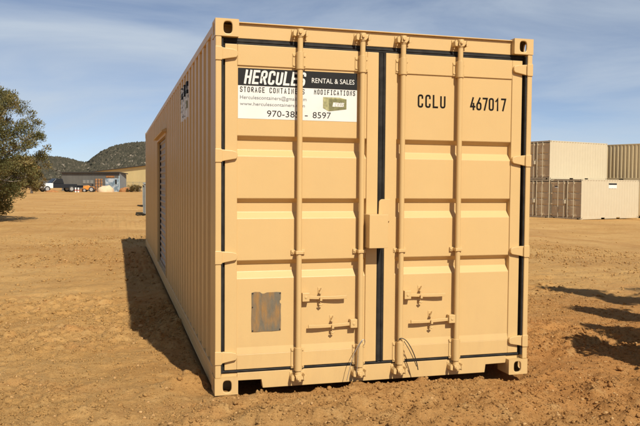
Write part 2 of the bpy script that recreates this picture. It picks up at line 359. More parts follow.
def stroke_text(txt, x0, z0, x1, h, wr, th, italic=0):
    """flat polygons of a line of condensed capitals, from x0 to x1, as (verts2d, faces)"""
    n = len(txt); adv = (x1-x0-wr*h)/(n-1) if n > 1 else 0
    V = []; F = []
    for i, c in enumerate(txt):
        for si, (pts, rd, cl) in enumerate(glyph(c)):
            lift = si*.0002
            P = [(x0+i*adv+th/2+p[0]*(wr*h-th), z0+th/2+p[1]*(h-th)) for p in pts]
            if rd == 1: P = rounded(P, wr*h*.46, bool(cl))
            elif rd == 2: P = P[:1]+rounded(P, wr*h*.46)[1:-1]+P[-1:]
            P = [Vector((q[0]+(q[1]-z0)*italic, q[1])) for q in P]
            Q = [P[0]]
            for q in P[1:]:
                if (q-Q[-1]).length > 1e-5: Q.append(q)
            P = Q; k = len(P); o = len(V)
            for j, p in enumerate(P):
                a = P[j-1] if (j or cl) else None; b = P[(j+1) % k] if (j < k-1 or cl) else None
                d1 = (p-a).normalized() if a is not None else None; d2 = (b-p).normalized() if b is not None else None
                if d1 is None: d1 = d2
                if d2 is None: d2 = d1
                t = d1+d2
                if t.length < .2: t = d1
                t.normalize(); nn = Vector((-t.y, t.x)); s = th/2/max(.45, nn.dot(Vector((-d1.y, d1.x))))
                if not cl and j == 0: p = p-d1*th*.5*(0 if rd else 1)
                if not cl and j == k-1: p = p+d2*th*.5*(0 if rd else 1)
                V += [(*(p+nn*s), lift), (*(p-nn*s), lift)]
            for j in range(k if cl else k-1):
                a = o+2*j; b = o+2*((j+1) % k); F.append((a, b, b+1, a+1))
    return [tuple(v) for v in V], F
def font_text(txt, x0, z0, x1, h=None):
    cu = bpy.data.curves.new('t', 'FONT'); cu.body = txt; cu.size = 1; cu.resolution_u = 3
    o = bpy.data.objects.new('t', cu); COL.objects.link(o)
    dg = bpy.context.evaluated_depsgraph_get(); me = bpy.data.meshes.new_from_object(o.evaluated_get(dg))
    v = np.array([p.co[:2] for p in me.vertices]); f = [tuple(p.vertices) for p in me.polygons]
    bpy.data.objects.remove(o); bpy.data.curves.remove(cu); bpy.data.meshes.remove(me)
    lo = v.min(0); hi = v.max(0); s = (x1-x0)/(hi[0]-lo[0]); sy = h/.73 if h else s
    v = (v-[lo[0], 0])*[s, sy]+[x0, z0]
    return [tuple(p) for p in v], f
def rect(x0, x1, z0, z1): return [(x0, z0), (x1, z0), (x1, z1), (x0, z1)], [(0, 1, 2, 3)]
def tris2d(*ps):
    V = []; F = []
    for p in ps: F.append(tuple(range(len(V), len(V)+len(p)))); V += p
    return V, F
def print_mesh(name, polys, mapf, cuts=()):
    """2-D polygons -> mesh through mapf(u, v); cut first along u = const where the surface bends"""
    bm = bmesh.new()
    for V, F in polys:
        vs = [bm.verts.new((p[0], p[1], p[2] if len(p) > 2 else 0)) for p in V]
        for q in F:
            try: bm.faces.new([vs[i] for i in q])
            except ValueError: pass
    for c in cuts:
        bmesh.ops.bisect_plane(bm, geom=bm.verts[:]+bm.edges[:]+bm.faces[:], plane_co=(c, 0, 0), plane_no=(1, 0, 0), dist=1e-6)
    for v in bm.verts: v.co = mapf(v.co.x, v.co.y, v.co.z)
    me = bpy.data.meshes.new(name); bm.to_mesh(me); bm.free(); return me

def banner(parent, mapf, W_, H_, cuts=(), full=True):
    """vinyl advert sign W_ x H_; mapf(u, v, lift) gives the surface point"""
    sx, sz = W_/.867, H_/.349
    def sc(pf): return [(p[0]*sx, p[1]*sz, *p[2:]) for p in pf[0]], pf[1]
    b = link('banner', print_mesh('banner', [rect(0, W_, 0, H_)], lambda u, v, q: mapf(u, v, .0015+q), cuts), M['white'], parent)
    so_ = b.modifiers.new('thickness', 'SOLIDIFY'); so_.thickness = .0012; so_.offset = 1 if False else -1
    link('header_band', print_mesh('header_band', [sc(rect(0, .867, .229, .349))], lambda u, v, q: mapf(u, v, .0026+q), cuts), M['black'], b)
    link('title_lettering', print_mesh('title_lettering', [sc(stroke_text('HERCULES', .040, .240, .474, .098, .47, .0155, .16))], lambda u, v, q: mapf(u, v, .0036+q), cuts), M['white'], b)
    link('title_lettering', print_mesh('title_lettering', [sc(font_text('RENTAL & SALES', .528, .268, .846, .036))], lambda u, v, q: mapf(u, v, .0036+q), cuts), M['white'], b)
    bl = [stroke_text('STORAGE', .014, .183, .188, .038, .46, .0052), stroke_text('CONTAINERS', .222, .183, .475, .038, .46, .0052), stroke_text('MODIFICATIONS', .545, .187, .853, .036, .46, .0052),
          font_text('970-385', .205, .018, .438, .046), font_text('-', .478, .018, .500, .046), font_text('8597', .536, .018, .672, .046)]
    for t in bl: link('caption_lettering', print_mesh('caption_lettering', [sc(t)], lambda u, v, q: mapf(u, v, .0027+q), cuts), M['black'], b)
    gl = [font_text('Herculescontainers@gmail.com', .014, .136, .490, .026), font_text('www.herculescontainers.com', .014, .092, .478, .024)]
    for t in gl: link('contact_lettering', print_mesh('contact_lettering', [sc(t)], lambda u, v, q: mapf(u, v, .0027+q), cuts), M['greyink'], b)
    a = [[(.612, .170), (.655, .160), (.655, .070), (.612, .092)], [(.612, .170), (.735, .170), (.788, .160), (.655, .160)]]
    c = [[(.655, .160), (.788, .160), (.788, .088), (.655, .070)]]
    link('container_picture', print_mesh('container_picture', [sc(tris2d(*a))], lambda u, v, q: mapf(u, v, .0026+q), cuts), M['olive2'], b)
    link('container_picture', print_mesh('container_picture', [sc(tris2d(*c))], lambda u, v, q: mapf(u, v, .0027+q), cuts), M['olive'], b)
    link('picture_lettering', print_mesh('picture_lettering', [sc(stroke_text('HERCULES', .682, .104, .765, .030, .36, .006, .2))], lambda u, v, q: mapf(u, v, .0036+q), cuts), M['white'], b)
    return b

# ------------------------------------------------------------------ shipping containers
CW, CH = 2.438, 2.591
def corr_profile(y0, y1, pitch=.278, fo=.108, sl=.026, inn=.118, depth=.042):
    """(y, inset) points of a corrugated wall; starts and ends on an outer flat"""
    n = int((y1-y0-.12)/pitch); pad = (y1-y0-n*pitch)/2; pts = [(y0, 0)]; y = y0+pad
    for i in range(n):
        a = y+fo/2; pts += [(a, 0), (a+sl, depth), (a+sl+inn, depth), (a+2*sl+inn, 0)]; y += pitch
    pts.append((y1, 0)); return pts
def inset_at(pr, y):
    for (a, da), (b, db) in zip(pr, pr[1:]):
        if a <= y <= b: return da + (db-da)*(y-a)/max(b-a, 1e-9)
    return 0
def corr_wall(pr, x, sgn, z0, z1, t=.002, cut=None):
    """corrugated sheet at x (outer flats), sinking by sgn*inset; cut=(ya, yb, zt) leaves a doorway"""
    mb = MB()
    def strip(P, za, zb):
        n = len(P)
        v = [(x+sgn*d, y, za) for y, d in P]+[(x+sgn*d, y, zb) for y, d in P]
        mb.add(v, [(i, i+1, n+i+1, n+i) for i in range(n-1)])
    if not cut: strip(pr, z0, z1)
    else:
        ya, yb, zt = cut
        A = [p for p in pr if p[0] < ya]+[(ya, inset_at(pr, ya))]
        B = [(yb, inset_at(pr, yb))]+[p for p in pr if p[0] > yb]
        Mid = [(ya, inset_at(pr, ya))]+[p for p in pr if ya < p[0] < yb]+[(yb, inset_at(pr, yb))]
        strip(A, z0, z1); strip(B, z0, z1); strip(Mid, zt, z1)
    return mb
def plate_hole(cx, cy, w_, h_, hw, hh, n=28):
    """outline points: rectangle w_ x h_ and stadium hole hw x hh, matched by angle"""
    ang = sorted(set([2*math.pi*k/n for k in range(n)] + [math.atan2(s*h_/2, q*w_/2) % (2*math.pi) for s in (-1, 1) for q in (-1, 1)]))
    O = []; I = []
    for a in ang:
        c, s = math.cos(a), math.sin(a); k = min(w_/2/abs(c) if abs(c) > 1e-9 else 1e9, h_/2/abs(s) if abs(s) > 1e-9 else 1e9)
        O.append((cx+c*k, cy+s*k)); e = 3.2; q = (abs(c/(hw/2))**e+abs(s/(hh/2))**e)**(-1/e); I.append((cx+c*q, cy+s*q))
    return O, I
def casting(name, parent, ma, x0, y0, z0, sx, sy):
    """ISO corner casting with real oval openings on front and flank; sx, sy = +1 when the outside is at the low side"""
    w_, d_, h_ = .162, .178, .118; mb = MB(); t = .014
    xo, xi = (x0, x0+w_) if sx > 0 else (x0+w_, x0); yo, yi = (y0, y0+d_) if sy > 0 else (y0+d_, y0)
    def holed(O, I, fn):
        n = len(O); v = [fn(p, 0) for p in O]+[fn(p, 0) for p in I]+[fn(p, t) for p in I]
        mb.add(v, [(i, (i+1) % n, n+(i+1) % n, n+i) for i in range(n)]+[(n+i, n+(i+1) % n, 2*n+(i+1) % n, 2*n+i) for i in range(n)])
    O, I = plate_hole(x0+w_/2 + (.005 if sx > 0 else -.005), z0+h_/2, w_, h_, .060, .082)
    O = [(min(max(p[0], x0), x0+w_) if abs(p[0]-x0-w_/2) < w_/2-.006 else (x0 if p[0] < x0+w_/2 else x0+w_), p[1]) for p in O]
    holed(O, I, lambda p, q: (p[0], yo+(q if sy > 0 else -q), p[1]))
    O, I = plate_hole(y0+d_/2, z0+h_/2, d_, h_, .062, .080)
    holed(O, I, lambda p, q: (xo+(q if sx > 0 else -q), p[0], p[1]))
    x1, y1, z1 = x0+w_, y0+d_, z0+h_
    mb.add([(xi, y0, z0), (xi, y1, z0), (xi, y1, z1), (xi, y0, z1)], [(0, 1, 2, 3)])
    mb.add([(x0, yi, z0), (x1, yi, z0), (x1, yi, z1), (x0, yi, z1)], [(0, 1, 2, 3)])
    mb.add([(x0, y0, z0), (x1, y0, z0), (x1, y1, z0), (x0, y1, z0)], [(0, 1, 2, 3)])
    mb.add([(x0, y0, z1), (x1, y0, z1), (x1, y1, z1), (x0, y1, z1)], [(0, 1, 2, 3)])
    me = bpy.data.meshes.new(name); me.from_pydata(mb.v, [], mb.f); bm = bmesh.new(); bm.from_mesh(me)
    bmesh.ops.remove_doubles(bm, verts=bm.verts, dist=.0008); bmesh.ops.recalc_face_normals(bm, faces=bm.faces); bm.to_mesh(me); bm.free()
    return link(name, me, ma, parent, bevel=.006, seg=2)

YF, YP, GD = .034, .043, .036         # door frame face, door panel face, groove depth
Z0, Z1 = .165, 2.428                  # door leaf bottom and top
PZ0, PZ1 = .27, 2.285                 # panel field
GROOVES = [(1.803, 1.660), (1.367, 1.224), (.932, .803)]
def door_leaf(parent, ma, x0, x1, px0, px1, detail=True):
    """leaf > panel field with pressed grooves, stiles and rails in one mesh"""
    mb = MB(); t = .05
    prof = [(PZ1, YP)]
    for a, b in GROOVES: prof += [(a, YP), (a-.030, YP+GD), (b+.047, YP+GD), (b, YP)]
    prof += [(.318, YP), (PZ0, YF+.0005)]
    n = len(prof)
    v = [(px0, y, z) for z, y in prof]+[(px1, y, z) for z, y in prof]
    mb.add(v, [(i, i+1, n+i+1, n+i) for i in range(n-1)])
    for a, b in ((x0, px0), (px1, x1)): mb.box(a, b, YF, YF+.055, Z0, Z1)
    mb.box(px0+.0005, px1-.0005, YF, YF+.055, PZ1, Z1); mb.box(px0+.0005, px1-.0005, YF, YF+.055, Z0, PZ0)
    mb.box(px0, px1, YF+.083, YF+.09, Z0, Z1)
    return mb.build('door', ma, parent, bevel=.0035)
def bar_set(door, ma, x, full=True):
    """locking bar with cams, keepers, guide brackets"""
    yb = .003; r = .0195
    MB().tube([(x, yb, .09), (x, yb, 2.515)], r, 18).build('locking_bar', ma, door, smooth=40)
    if not full:
        for z in (2.34, .22):
            MB().box(x-.045, x+.045, -.012, YF, z-.06, z+.06).build('bar_bracket', ma, door)
        return
    for z0, z1 in ((2.272, 2.392), (.140, .305)):
        mb = MB()
        arc = [(x+.0265*math.cos(a), yb-.0265*math.sin(a)) for a in [math.pi*k/10 for k in range(11)]]
        arc = [(x+.0265, YF)]+arc+[(x-.0265, YF)]
        mb.prism(arc, 2, z0, z1)
        mb.box(x-.048, x+.048, YF-.007, YF+.001, z0+.012, z1-.006)
        for sx in (-1, 1):
            for zz in (z0+.03, z1-.022): mb.tube([(x+sx*.038, YF-.0135, zz), (x+sx*.038, YF-.005, zz)], .0075, 8)
        mb.build('bar_bracket', ma, door, bevel=.0015)
    mb = MB(); z = .985
    mb.box(x-.05, x+.05, YF-.006, YP, z-.016, z+.016)
    mb.box(x-.027, x+.027, yb-.026, YF, z-.011, z+.011)
    for sx in (-1, 1): mb.tube([(x+sx*.04, YF-.012, z), (x+sx*.04, YF-.005, z)], .007, 8)
    mb.build('bar_guide', ma, door, bevel=.002)
    for z, s in ((2.522, 1), (.092, -1)):
        mb = MB()
        # cam: eccentric hook on the bar end
        hook = [(x-.026, z-.018*s), (x-.018, z+.020*s), (x+.004, z+.026*s), (x+.020, z+.012*s), (x+.033, z+.016*s), (x+.030, z-.006*s), (x+.014, z-.024*s)]
        mb.prism([(p[0], p[1]) for p in hook], 1, -.024, .014)
        mb.tube([(x, yb, z-.03), (x, yb, z+.03)], .024, 12)
        mb.tube([(x-.006, -.036, z+.004*s), (x-.006, -.02, z+.004*s)], .011, 10)
        mb.build('locking_cam', ma, door, bevel=.002)
        mb = MB()
        mb.box(x-.054, x+.056, .040, .052, z-.036, z+.032)
        mb.prism([(x-.052, z-.02), (x-.034, z-.024), (x-.030, z+.006), (x-.042, z+.026), (x-.054, z+.010)], 1, -.016, .05)
        mb.prism([(x+.036, z-.026), (x+.052, z-.018), (x+.055, z+.014), (x+.044, z+.022), (x+.034, z+.004)], 1, -.022, .05)
        mb.build('cam_keeper', ma, door, bevel=.002)
def handle_set(door, ma, xh, xe, z, xc, sgn):
    """pivot block xh, lever to xe, retainer catch at xc"""
    yb = .014
    MB().box(xh-.026, xh+.026, yb-.022, yb+.024, z-.031, z+.031).tube([(xh, yb-.026, z), (xh, yb-.018, z)], .010, 10).build('handle_hub', ma, door, bevel=.004)
    n = 9; pts = []
    for k in range(n):
        t = k/(n-1); x = xh+(xe-xh)*t; dz = -.010*math.sin(t*math.pi)*.6 - .006*t
        pts.append((x, yb-.002+.006*math.sin(t*math.pi*1.6), z-.002+dz))
    mb = MB()
    for a, b in zip(pts, pts[1:]):
        v = []
        for (x, y, zz), hw in ((a, .0115), (b, .0115)): v += [(x, y-.006, zz-hw), (x, y+.006, zz-hw), (x, y+.006, zz+hw), (x, y-.006, zz+hw)]
        mb.add(v, [(0, 1, 5, 4), (1, 2, 6, 5), (2, 3, 7, 6), (3, 0, 4, 7)])
    o = len(pts)-1
    mb.add([(pts[-1][0], pts[-1][1]+dy, pts[-1][2]+dz) for dy, dz in ((-.006, -.0115), (.006, -.0115), (.006, .0115), (-.006, .0115))], [(0, 1, 2, 3)])
    mb.build('handle', ma, door, bevel=.002)
    mb = MB(); zc = z-.004
    mb.box(xc-.013, xc+.013, YP-.004, YP+.001, zc-.056, zc+.066)
    mb.box(xc-.008, xc+.008, yb-.002, YP, zc-.026, zc-.017)                    # shelf under the lever
    mb.box(xc-.008, xc+.008, yb-.020, yb-.014, zc-.026, zc+.006)
    mb.prism([(xc-.014, zc+.028), (xc+.004, zc+.020), (xc+.012, zc+.036), (xc+.016, zc+.060), (xc+.004, zc+.066), (xc-.004, zc+.048)], 1, yb-.012, yb+.010)
    mb.tube([(xc, yb-.006, zc+.040), (xc, YP, zc+.046)], .006, 8)
    mb.tube([(xc-.014, yb-.004, zc-.050), (xc, yb-.010, zc-.058), (xc+.014, yb-.004, zc-.050)], .0055, 8)
    mb.tube([(xc, yb-.004, zc-.052), (xc, YP, zc-.048)], .005, 8)
    mb.build('handle_catch', ma, door, bevel=.001)
def hinge(door, ma, side, z):
    """side 0 = left post, 1 = right post; strap leaf with a rolled knuckle"""
    m_ = lambda x: x if side == 0 else CW-x
    mb = MB()
    prof = [(.030, z-.044), (.030, z+.044), (.120, z+.036), (.150, z+.028), (.157, z+.016), (.157, z-.006), (.146, z-.020), (.070, z-.034)]
    mb.prism([(m_(a), b) for a, b in prof], 1, .010, YF+.0012)
    mb.prism([(m_(a), b) for a, b in ((.000, z-.046), (.000, z+.048), (.046, z+.046), (.050, z+.030), (.050, z-.036), (.044, z-.046))], 1, -.003, .0118)
    mb.build('hinge', ma, door, bevel=.004)

def container(name, label, Ln, loc, rz, P, PD, group=None, detail=True, opening=None, shallow=False):
    T = thing(name, label, 'shipping container', loc, rz, group)
    # frame
    for cx, sx in ((0, 1), (CW-.162, -1)):
        for cy, sy in ((0, 1), (Ln-.178, -1)):
            for cz in (0, CH-.118): casting('corner_casting', T, P, cx, cy, cz, sx, sy)
    for s in (0, 1):
        m_ = lambda a, b: (a, b) if s == 0 else (CW-b, CW-a)
        mb = MB(); mb.box(*m_(.002, .043), .004, .10, .118, CH-.118); mb.box(*m_(.006, .075), .098, .172, .118, CH-.118)
        mb.build('corner_post', P, T, bevel=.006)
        MB().box(*m_(.004, .12), Ln-.15, Ln-.004, .118, CH-.118).build('corner_post', P, T, bevel=.006)
        MB().box(*m_(.005, .062), .178, Ln-.178, CH-.066, CH-.008).build('top_side_rail', P, T, bevel=.004)
        mb = MB(); x0, x1 = m_(.004, .05); segs = [(.178, Ln-.178)]
        if Ln < 8: segs = [(.178, 2.05), (2.42, 3.64), (4.01, Ln-.178)]
        mb.box(x0, x1, .178, Ln-.178, .105, .160)
        for a, b in segs: mb.box(x0, x1, a, b, .018, .105)
        mb.box(*m_(.004, .11), .178, Ln-.178, .0985 if len(segs) > 1 else .012, .1045 if len(segs) > 1 else .0178)
        mb.build('bottom_side_rail', P, T, bevel=.003)
    mb = MB(); mb.box(.162, CW-.162, .048, .13, 2.472, CH-.018); mb.box(.1625, CW-.1625, .030, .14, CH-.0178, CH-.010)
    mb.build('door_header', P, T, bevel=.003)
    zb = .020; out = [(.162, .084), (.336, .082), (.346, zb), (2.092, zb), (2.100, .082), (CW-.162, .084), (CW-.162, .140), (.162, .140)]
    MB().prism(out, 1, .046, .10).build('door_sill', P, T, bevel=.003)
    MB().box(.044, .162, .052, .098, .118, .140).build('sill_end', P, T); MB().box(CW-.162, CW-.044, .052, .098, .118, .140).build('sill_end', P, T)
    MB().box(.162, CW-.162, Ln-.09, Ln-.01, CH-.115, CH-.012).build('end_header', P, T, bevel=.003)
    MB().box(.162, CW-.162, Ln-.09, Ln-.01, .02, .14).build('end_sill', P, T, bevel=.003)
    MB().box(.05, CW-.05, .11, Ln-.1, .115, .15).build('floor', M['wood'], T)
    # walls
    pr = corr_profile(.165, Ln-.150, **(dict(fo=.06, sl=.085, inn=.048, depth=.024) if shallow else {}))
    for s in (0, 1):
        x, sg = (.009, 1) if s == 0 else (CW-.009, -1)
        corr_wall(pr, x, sg, .158, CH-.062, cut=opening if s == 0 else None).build('side_wall', P, T)
    prx = corr_profile(.115, CW-.115); mb = MB(); n = len(prx)
    mb.add([(a, Ln-.012-d, .138) for a, d in prx]+[(a, Ln-.012-d, CH-.114) for a, d in prx], [(i, i+1, n+i+1, n+i) for i in range(n-1)])
    mb.build('end_wall', P, T)
    # roof: pressed sheet with shallow cross ribs
    mb = MB(); ys = np.linspace(.13, Ln-.09, int(Ln/.105)); v = []
    for i, y in enumerate(ys):
        h = CH-.012-(.018 if i % 2 else 0); v += [(.06, y, h), (CW-.06, y, h)]
    mb.add(v, [(2*i, 2*i+1, 2*i+3, 2*i+2) for i in range(len(ys)-1)]); mb.build('roof', P, T)
    # gaskets
    mb = MB(); mb.box(.040, CW-.040, .052, .075, Z1-.004, 2.474)
    mb.box(.040, .0705, .050, .075, .139, Z1-.002); mb.box(CW-.0705, CW-.040, .050, .075, .139, Z1-.002); mb.box(.0703, CW-.0703, .0505, .075, .1385, Z0+.004)
    mb.box(1.192, 1.246, .040, .075, Z0+.001, Z1-.001)
    mb.box(.0432, .0560, .014, .0505, .150, Z1+.030); mb.box(CW-.0560, CW-.0432, .014, .0505, .150, Z1+.030)
    for z in (Z1+.006, 2.45): mb.tube([(.06, .050, z), (CW-.06, .050, z)], .009, 8)
    for x in (1.203, 1.235): mb.tube([(x, .041, Z0), (x, .041, Z1)], .010, 8)
    mb.tube([(.05, .049, .152), (CW-.05, .049, .152)], .010, 8)
    mb.build('door_gasket', M['rubber'], T)
    # doors
    LD = door_leaf(T, PD, .0712, 1.191, .157, 1.104); RD = door_leaf(T, PD, 1.247, CW-.0712, 1.334, 2.281)
    for d, s in ((LD, 0), (RD, 1)):
        for z in (2.355, 1.660, .958, .258): hinge(d, PD if not detail else P, s, z)
    HP = P
    for d, xs in ((LD, (.594, 1.056)), (RD, (1.369, 1.826))):
        for x in xs: bar_set(d, HP, x, detail)
    if detail:
        handle_set(LD, P, .645, .950, .664, .758, 1); handle_set(LD, P, 1.006, .668, .459, .848, -1)
        handle_set(RD, P, 1.424, 1.730, .654, 1.535, 1); handle_set(RD, P, 1.786, 1.456, .459, 1.622, -1)
    else:
        for d, xa, xb in ((LD, .63, .95), (RD, 1.42, 1.73)):
            for z in (.66, .46): MB().box(xa, xb, -.01, .008, z-.012, z+.012).build('handle', P, d)
    # lock box and its tongue
    mb = MB()
    ob = [(1.085, 1.014), (1.226, 1.014), (1.226, 1.254), (1.085, 1.254)]
    mb.box(1.085, 1.226, -.100, -.096, 1.014, 1.254); mb.box(1.085, 1.089, -.0965, YF+.002, 1.014, 1.254); mb.box(1.222, 1.226, -.0965, .03, 1.0145, 1.2535)
    mb.box(1.0855, 1.2255, -.0965, .03, 1.250, 1.2538)
    mb.build('lock_box', P, RD, bevel=.003)
    tongue = [(1.196, 1.20), (1.285, 1.20), (1.285, 1.362), (1.222, 1.362), (1.208, 1.356), (1.200, 1.342)]
    MB().prism(tongue, 1, YF-.014, YF-.001).build('lock_plate', P, RD, bevel=.002)
    return T, LD, RD, pr

# the tan forty-footer in the middle of the picture
OPEN = (5.20, 7.36, 2.165)
MAIN, LD, RD, PR = container('shipping_container', 'long tan shipping container with roll-up side door and number 467017 on its doors', 12.192, (0, 0, 0), 0, M['tan'], M['tan'], opening=OPEN)
def flat(x0, z0, y=YP):
    return lambda u, v, l: (x0+u, y-l, z0+v)
banner(MAIN, flat(.162, 1.921), .866, .348)
def side_map(y1, z0):
    return lambda u, v, l: (.009+inset_at(PR, y1-u)-l, y1-u, z0+v)
YS = 2.905
banner(MAIN, side_map(YS, 2.105), .83, .345, cuts=[YS-p[0] for p in PR if YS-.83 < p[0] < YS])
num = print_mesh('number_lettering', [stroke_text('CCLU', 1.503, 2.042, 1.728, .098, .45, .0135)], lambda u, v, q: (u, YP-.001-q, v))
link('number_lettering', num, M['letter'], RD)
num = print_mesh('number_lettering', [stroke_text('467017', 1.931, 2.038, 2.236, .098, .45, .0135)], lambda u, v, q: (u, YP-.001-q, v))
link('number_lettering', num, M['letter'], RD)
# rusty plate, edges nibbled
e = [(.263, .426), (.300, .4245), (.352, .427), (.41, .425), (.473, .428), (.474, .50), (.472, .575), (.474, .618), (.466, .624), (.464, .640), (.472, .648), (.4735, .700), (.440, .703), (.396, .702), (.372, .7015), (.350, .694), (.336, .695), (.322, .706), (.285, .708), (.262, .702), (.2635, .60), (.261, .52)]
pl = MB().prism(e, 1, YP-.004, YP-.0005).build('data_plate', M['plate'], LD)
for x, z in ((.270, .433), (.466, .436), (.270, .698), (.467, .694), (.268, .60)): MB().tube([(x, YP-.007, z), (x, YP-.003, z)], .005, 8).build('rivet', M['dark'], pl)
# roll-up door in the left flank: trim, cap, curtain
ya, yb_, zt = OPEN
mb = MB(); mb.box(.003, .075, ya-.001, ya+.035, .16, zt); mb.box(.003, .075, yb_-.035, yb_+.001, .16, zt)
mb.box(.003, .075, ya+.035, yb_-.035, zt-.04, zt); mb.build('door_frame', M['tan'], MAIN, bevel=.002)
MB().prism([(-.055, zt+.012), (.012, zt+.055), (.012, zt-.002), (-.050, zt-.002)], 1, ya-.06, yb_+.06).build('door_cap', M['tan'], MAIN, bevel=.002)
MB().box(.045, .075, ya+.0355, ya+.075, .16, zt-.041).build('door_track', M['dark'], MAIN); MB().box(.045, .075, yb_-.075, yb_-.0355, .16, zt-.041).build('door_track', M['dark'], MAIN)
mb = MB(); zs = []; z = .165
while z < zt-.06: zs += [(z, .066), (z+.030, .066), (z+.042, .052), (z+.070, .052), (z+.082, .066)]; z += .094
zs = [q for q in zs if q[0] < zt-.045]; n = len(zs)
mb.add([(d, ya+.045, z) for z, d in zs]+[(d, yb_-.045, z) for z, d in zs], [(i, i+1, n+i+1, n+i) for i in range(n-1)])
rd = mb.build('roll_up_door', M['shutter'], MAIN)
mb = MB(); mb.box(.040, .070, ya+.05, yb_-.05, .162, .20); mb.build('bottom_bar', M['shutter'], rd)

# wire seals left hanging on the bars
def wire(pts, r, ma, label):
    P_ = []
    for i in range(len(pts)-1):
        p0, p1, p2, p3 = [Vector(pts[max(0, min(len(pts)-1, i+k))]) for k in (-1, 0, 1, 2)]
        for k in range(6):
            t = k/6; P_.append(.5*((2*p1)+(p2-p0)*t+(2*p0-5*p1+4*p2-p3)*t*t+(3*p1-p0-3*p2+p3)*t**3))
    P_.append(Vector(pts[-1]))
    return P_
mb = MB(); mb.tube(wire([(1.075, -.030, .30), (1.082, -.034, .335), (1.062, -.038, .345), (1.02, -.04, .29), (.985, -.045, .22), (.962, -.04, .13), (.945, -.035, .055)], 0, 0, ''), .0023, 6)
mb.tube(wire([(1.062, -.038, .34), (1.035, -.036, .29), (1.03, -.03, .20), (1.022, -.028, .10)], 0, 0, ''), .0021, 6)
tag(mb.build('wire_seal', M['wire'], smooth=True), 'thin grey wire hanging from the locking bar left of the lock box', 'wire')
mb = MB(); mb.tube(wire([(1.350, -.022, .332), (1.372, -.030, .338), (1.405, -.036, .318), (1.445, -.042, .255), (1.478, -.045, .175), (1.498, -.040, .098)], 0, 0, ''), .0037, 6)
mb.tube(wire([(1.390, -.022, .315), (1.425, -.034, .255), (1.462, -.04, .18), (1.486, -.038, .125)], 0, 0, ''), .003, 6)
tag(mb.build('wire_seal', M['wireblk'], smooth=True), 'black cable loop hanging from the locking bar right of the lock box', 'wire')
# ------------------------------------------------------------------ stacked containers on the right
TH = R_(16.9); e1 = Vector((math.cos(TH), math.sin(TH), 0)); e2 = Vector((-math.sin(TH), math.cos(TH), 0)); PHI = TH-math.pi/2
c0 = Vector((27.93, 35.13, -.735))
GRP = None
LR, LRd, _, PR20 = container('shipping_container', 'cream twenty foot container on the ground with a small sign on its flank and doors', 6.058, c0+2.438*e2, PHI, M['cream'], M['creamdoor'], detail=False, shallow=True)
base_children = None
def place(src, label, o, rz):
    c = copy_tree(src); c['label'] = label; c.location = o; c.rotation_euler.z = rz; return c
o2 = c0+2.438*e2 + e2*2.52 - e1*.05
place(LR, 'cream container on the ground behind, carrying the upper cream container', o2, PHI)
place(LR, 'upper cream container stacked on top of another one', o2+Vector((0, 0, CH+.004)), PHI)
# signs and marks on the front one only
b = MB().box(.30, .62, YP-.004, YP-.0005, 2.02, 2.16).build('sign', M['white'], LR); MB().box(.303, .617, YP-.006, YP-.0035, 2.095, 2.157).build('sign_band', M['black'], b)
b = MB().box(CW-.008, CW-.001, 2.75, 3.62, 2.02, 2.36).build('sign', M['white'], LR); MB().box(CW-.002, CW+.002, 2.76, 3.61, 2.25, 2.355).build('sign_band', M['black'], b)
# khaki one seen along its ribbed flank, on another box hidden behind
pk = at_depth(610, 180, 55.5); pk.z = -.735
d_ = (Vector((rt.x, rt.y, 0)).normalized()*.62 - Vector((fw.x, fw.y, 0)).normalized()*.78).normalized()
# local Y runs along the flank; flank shown is local x = 0 side
ang = math.atan2(d_.y, d_.x)-math.pi/2
K, _, _, _ = container('shipping_container', 'khaki ribbed container stacked beside the upper cream one', 6.058, pk+Vector((0, 0, CH+.004)), ang, M['khaki'], M['khaki'], detail=False)
K2 = copy_tree(K); K2['label'] = 'khaki container on the ground under the other khaki one'; K2.location = pk

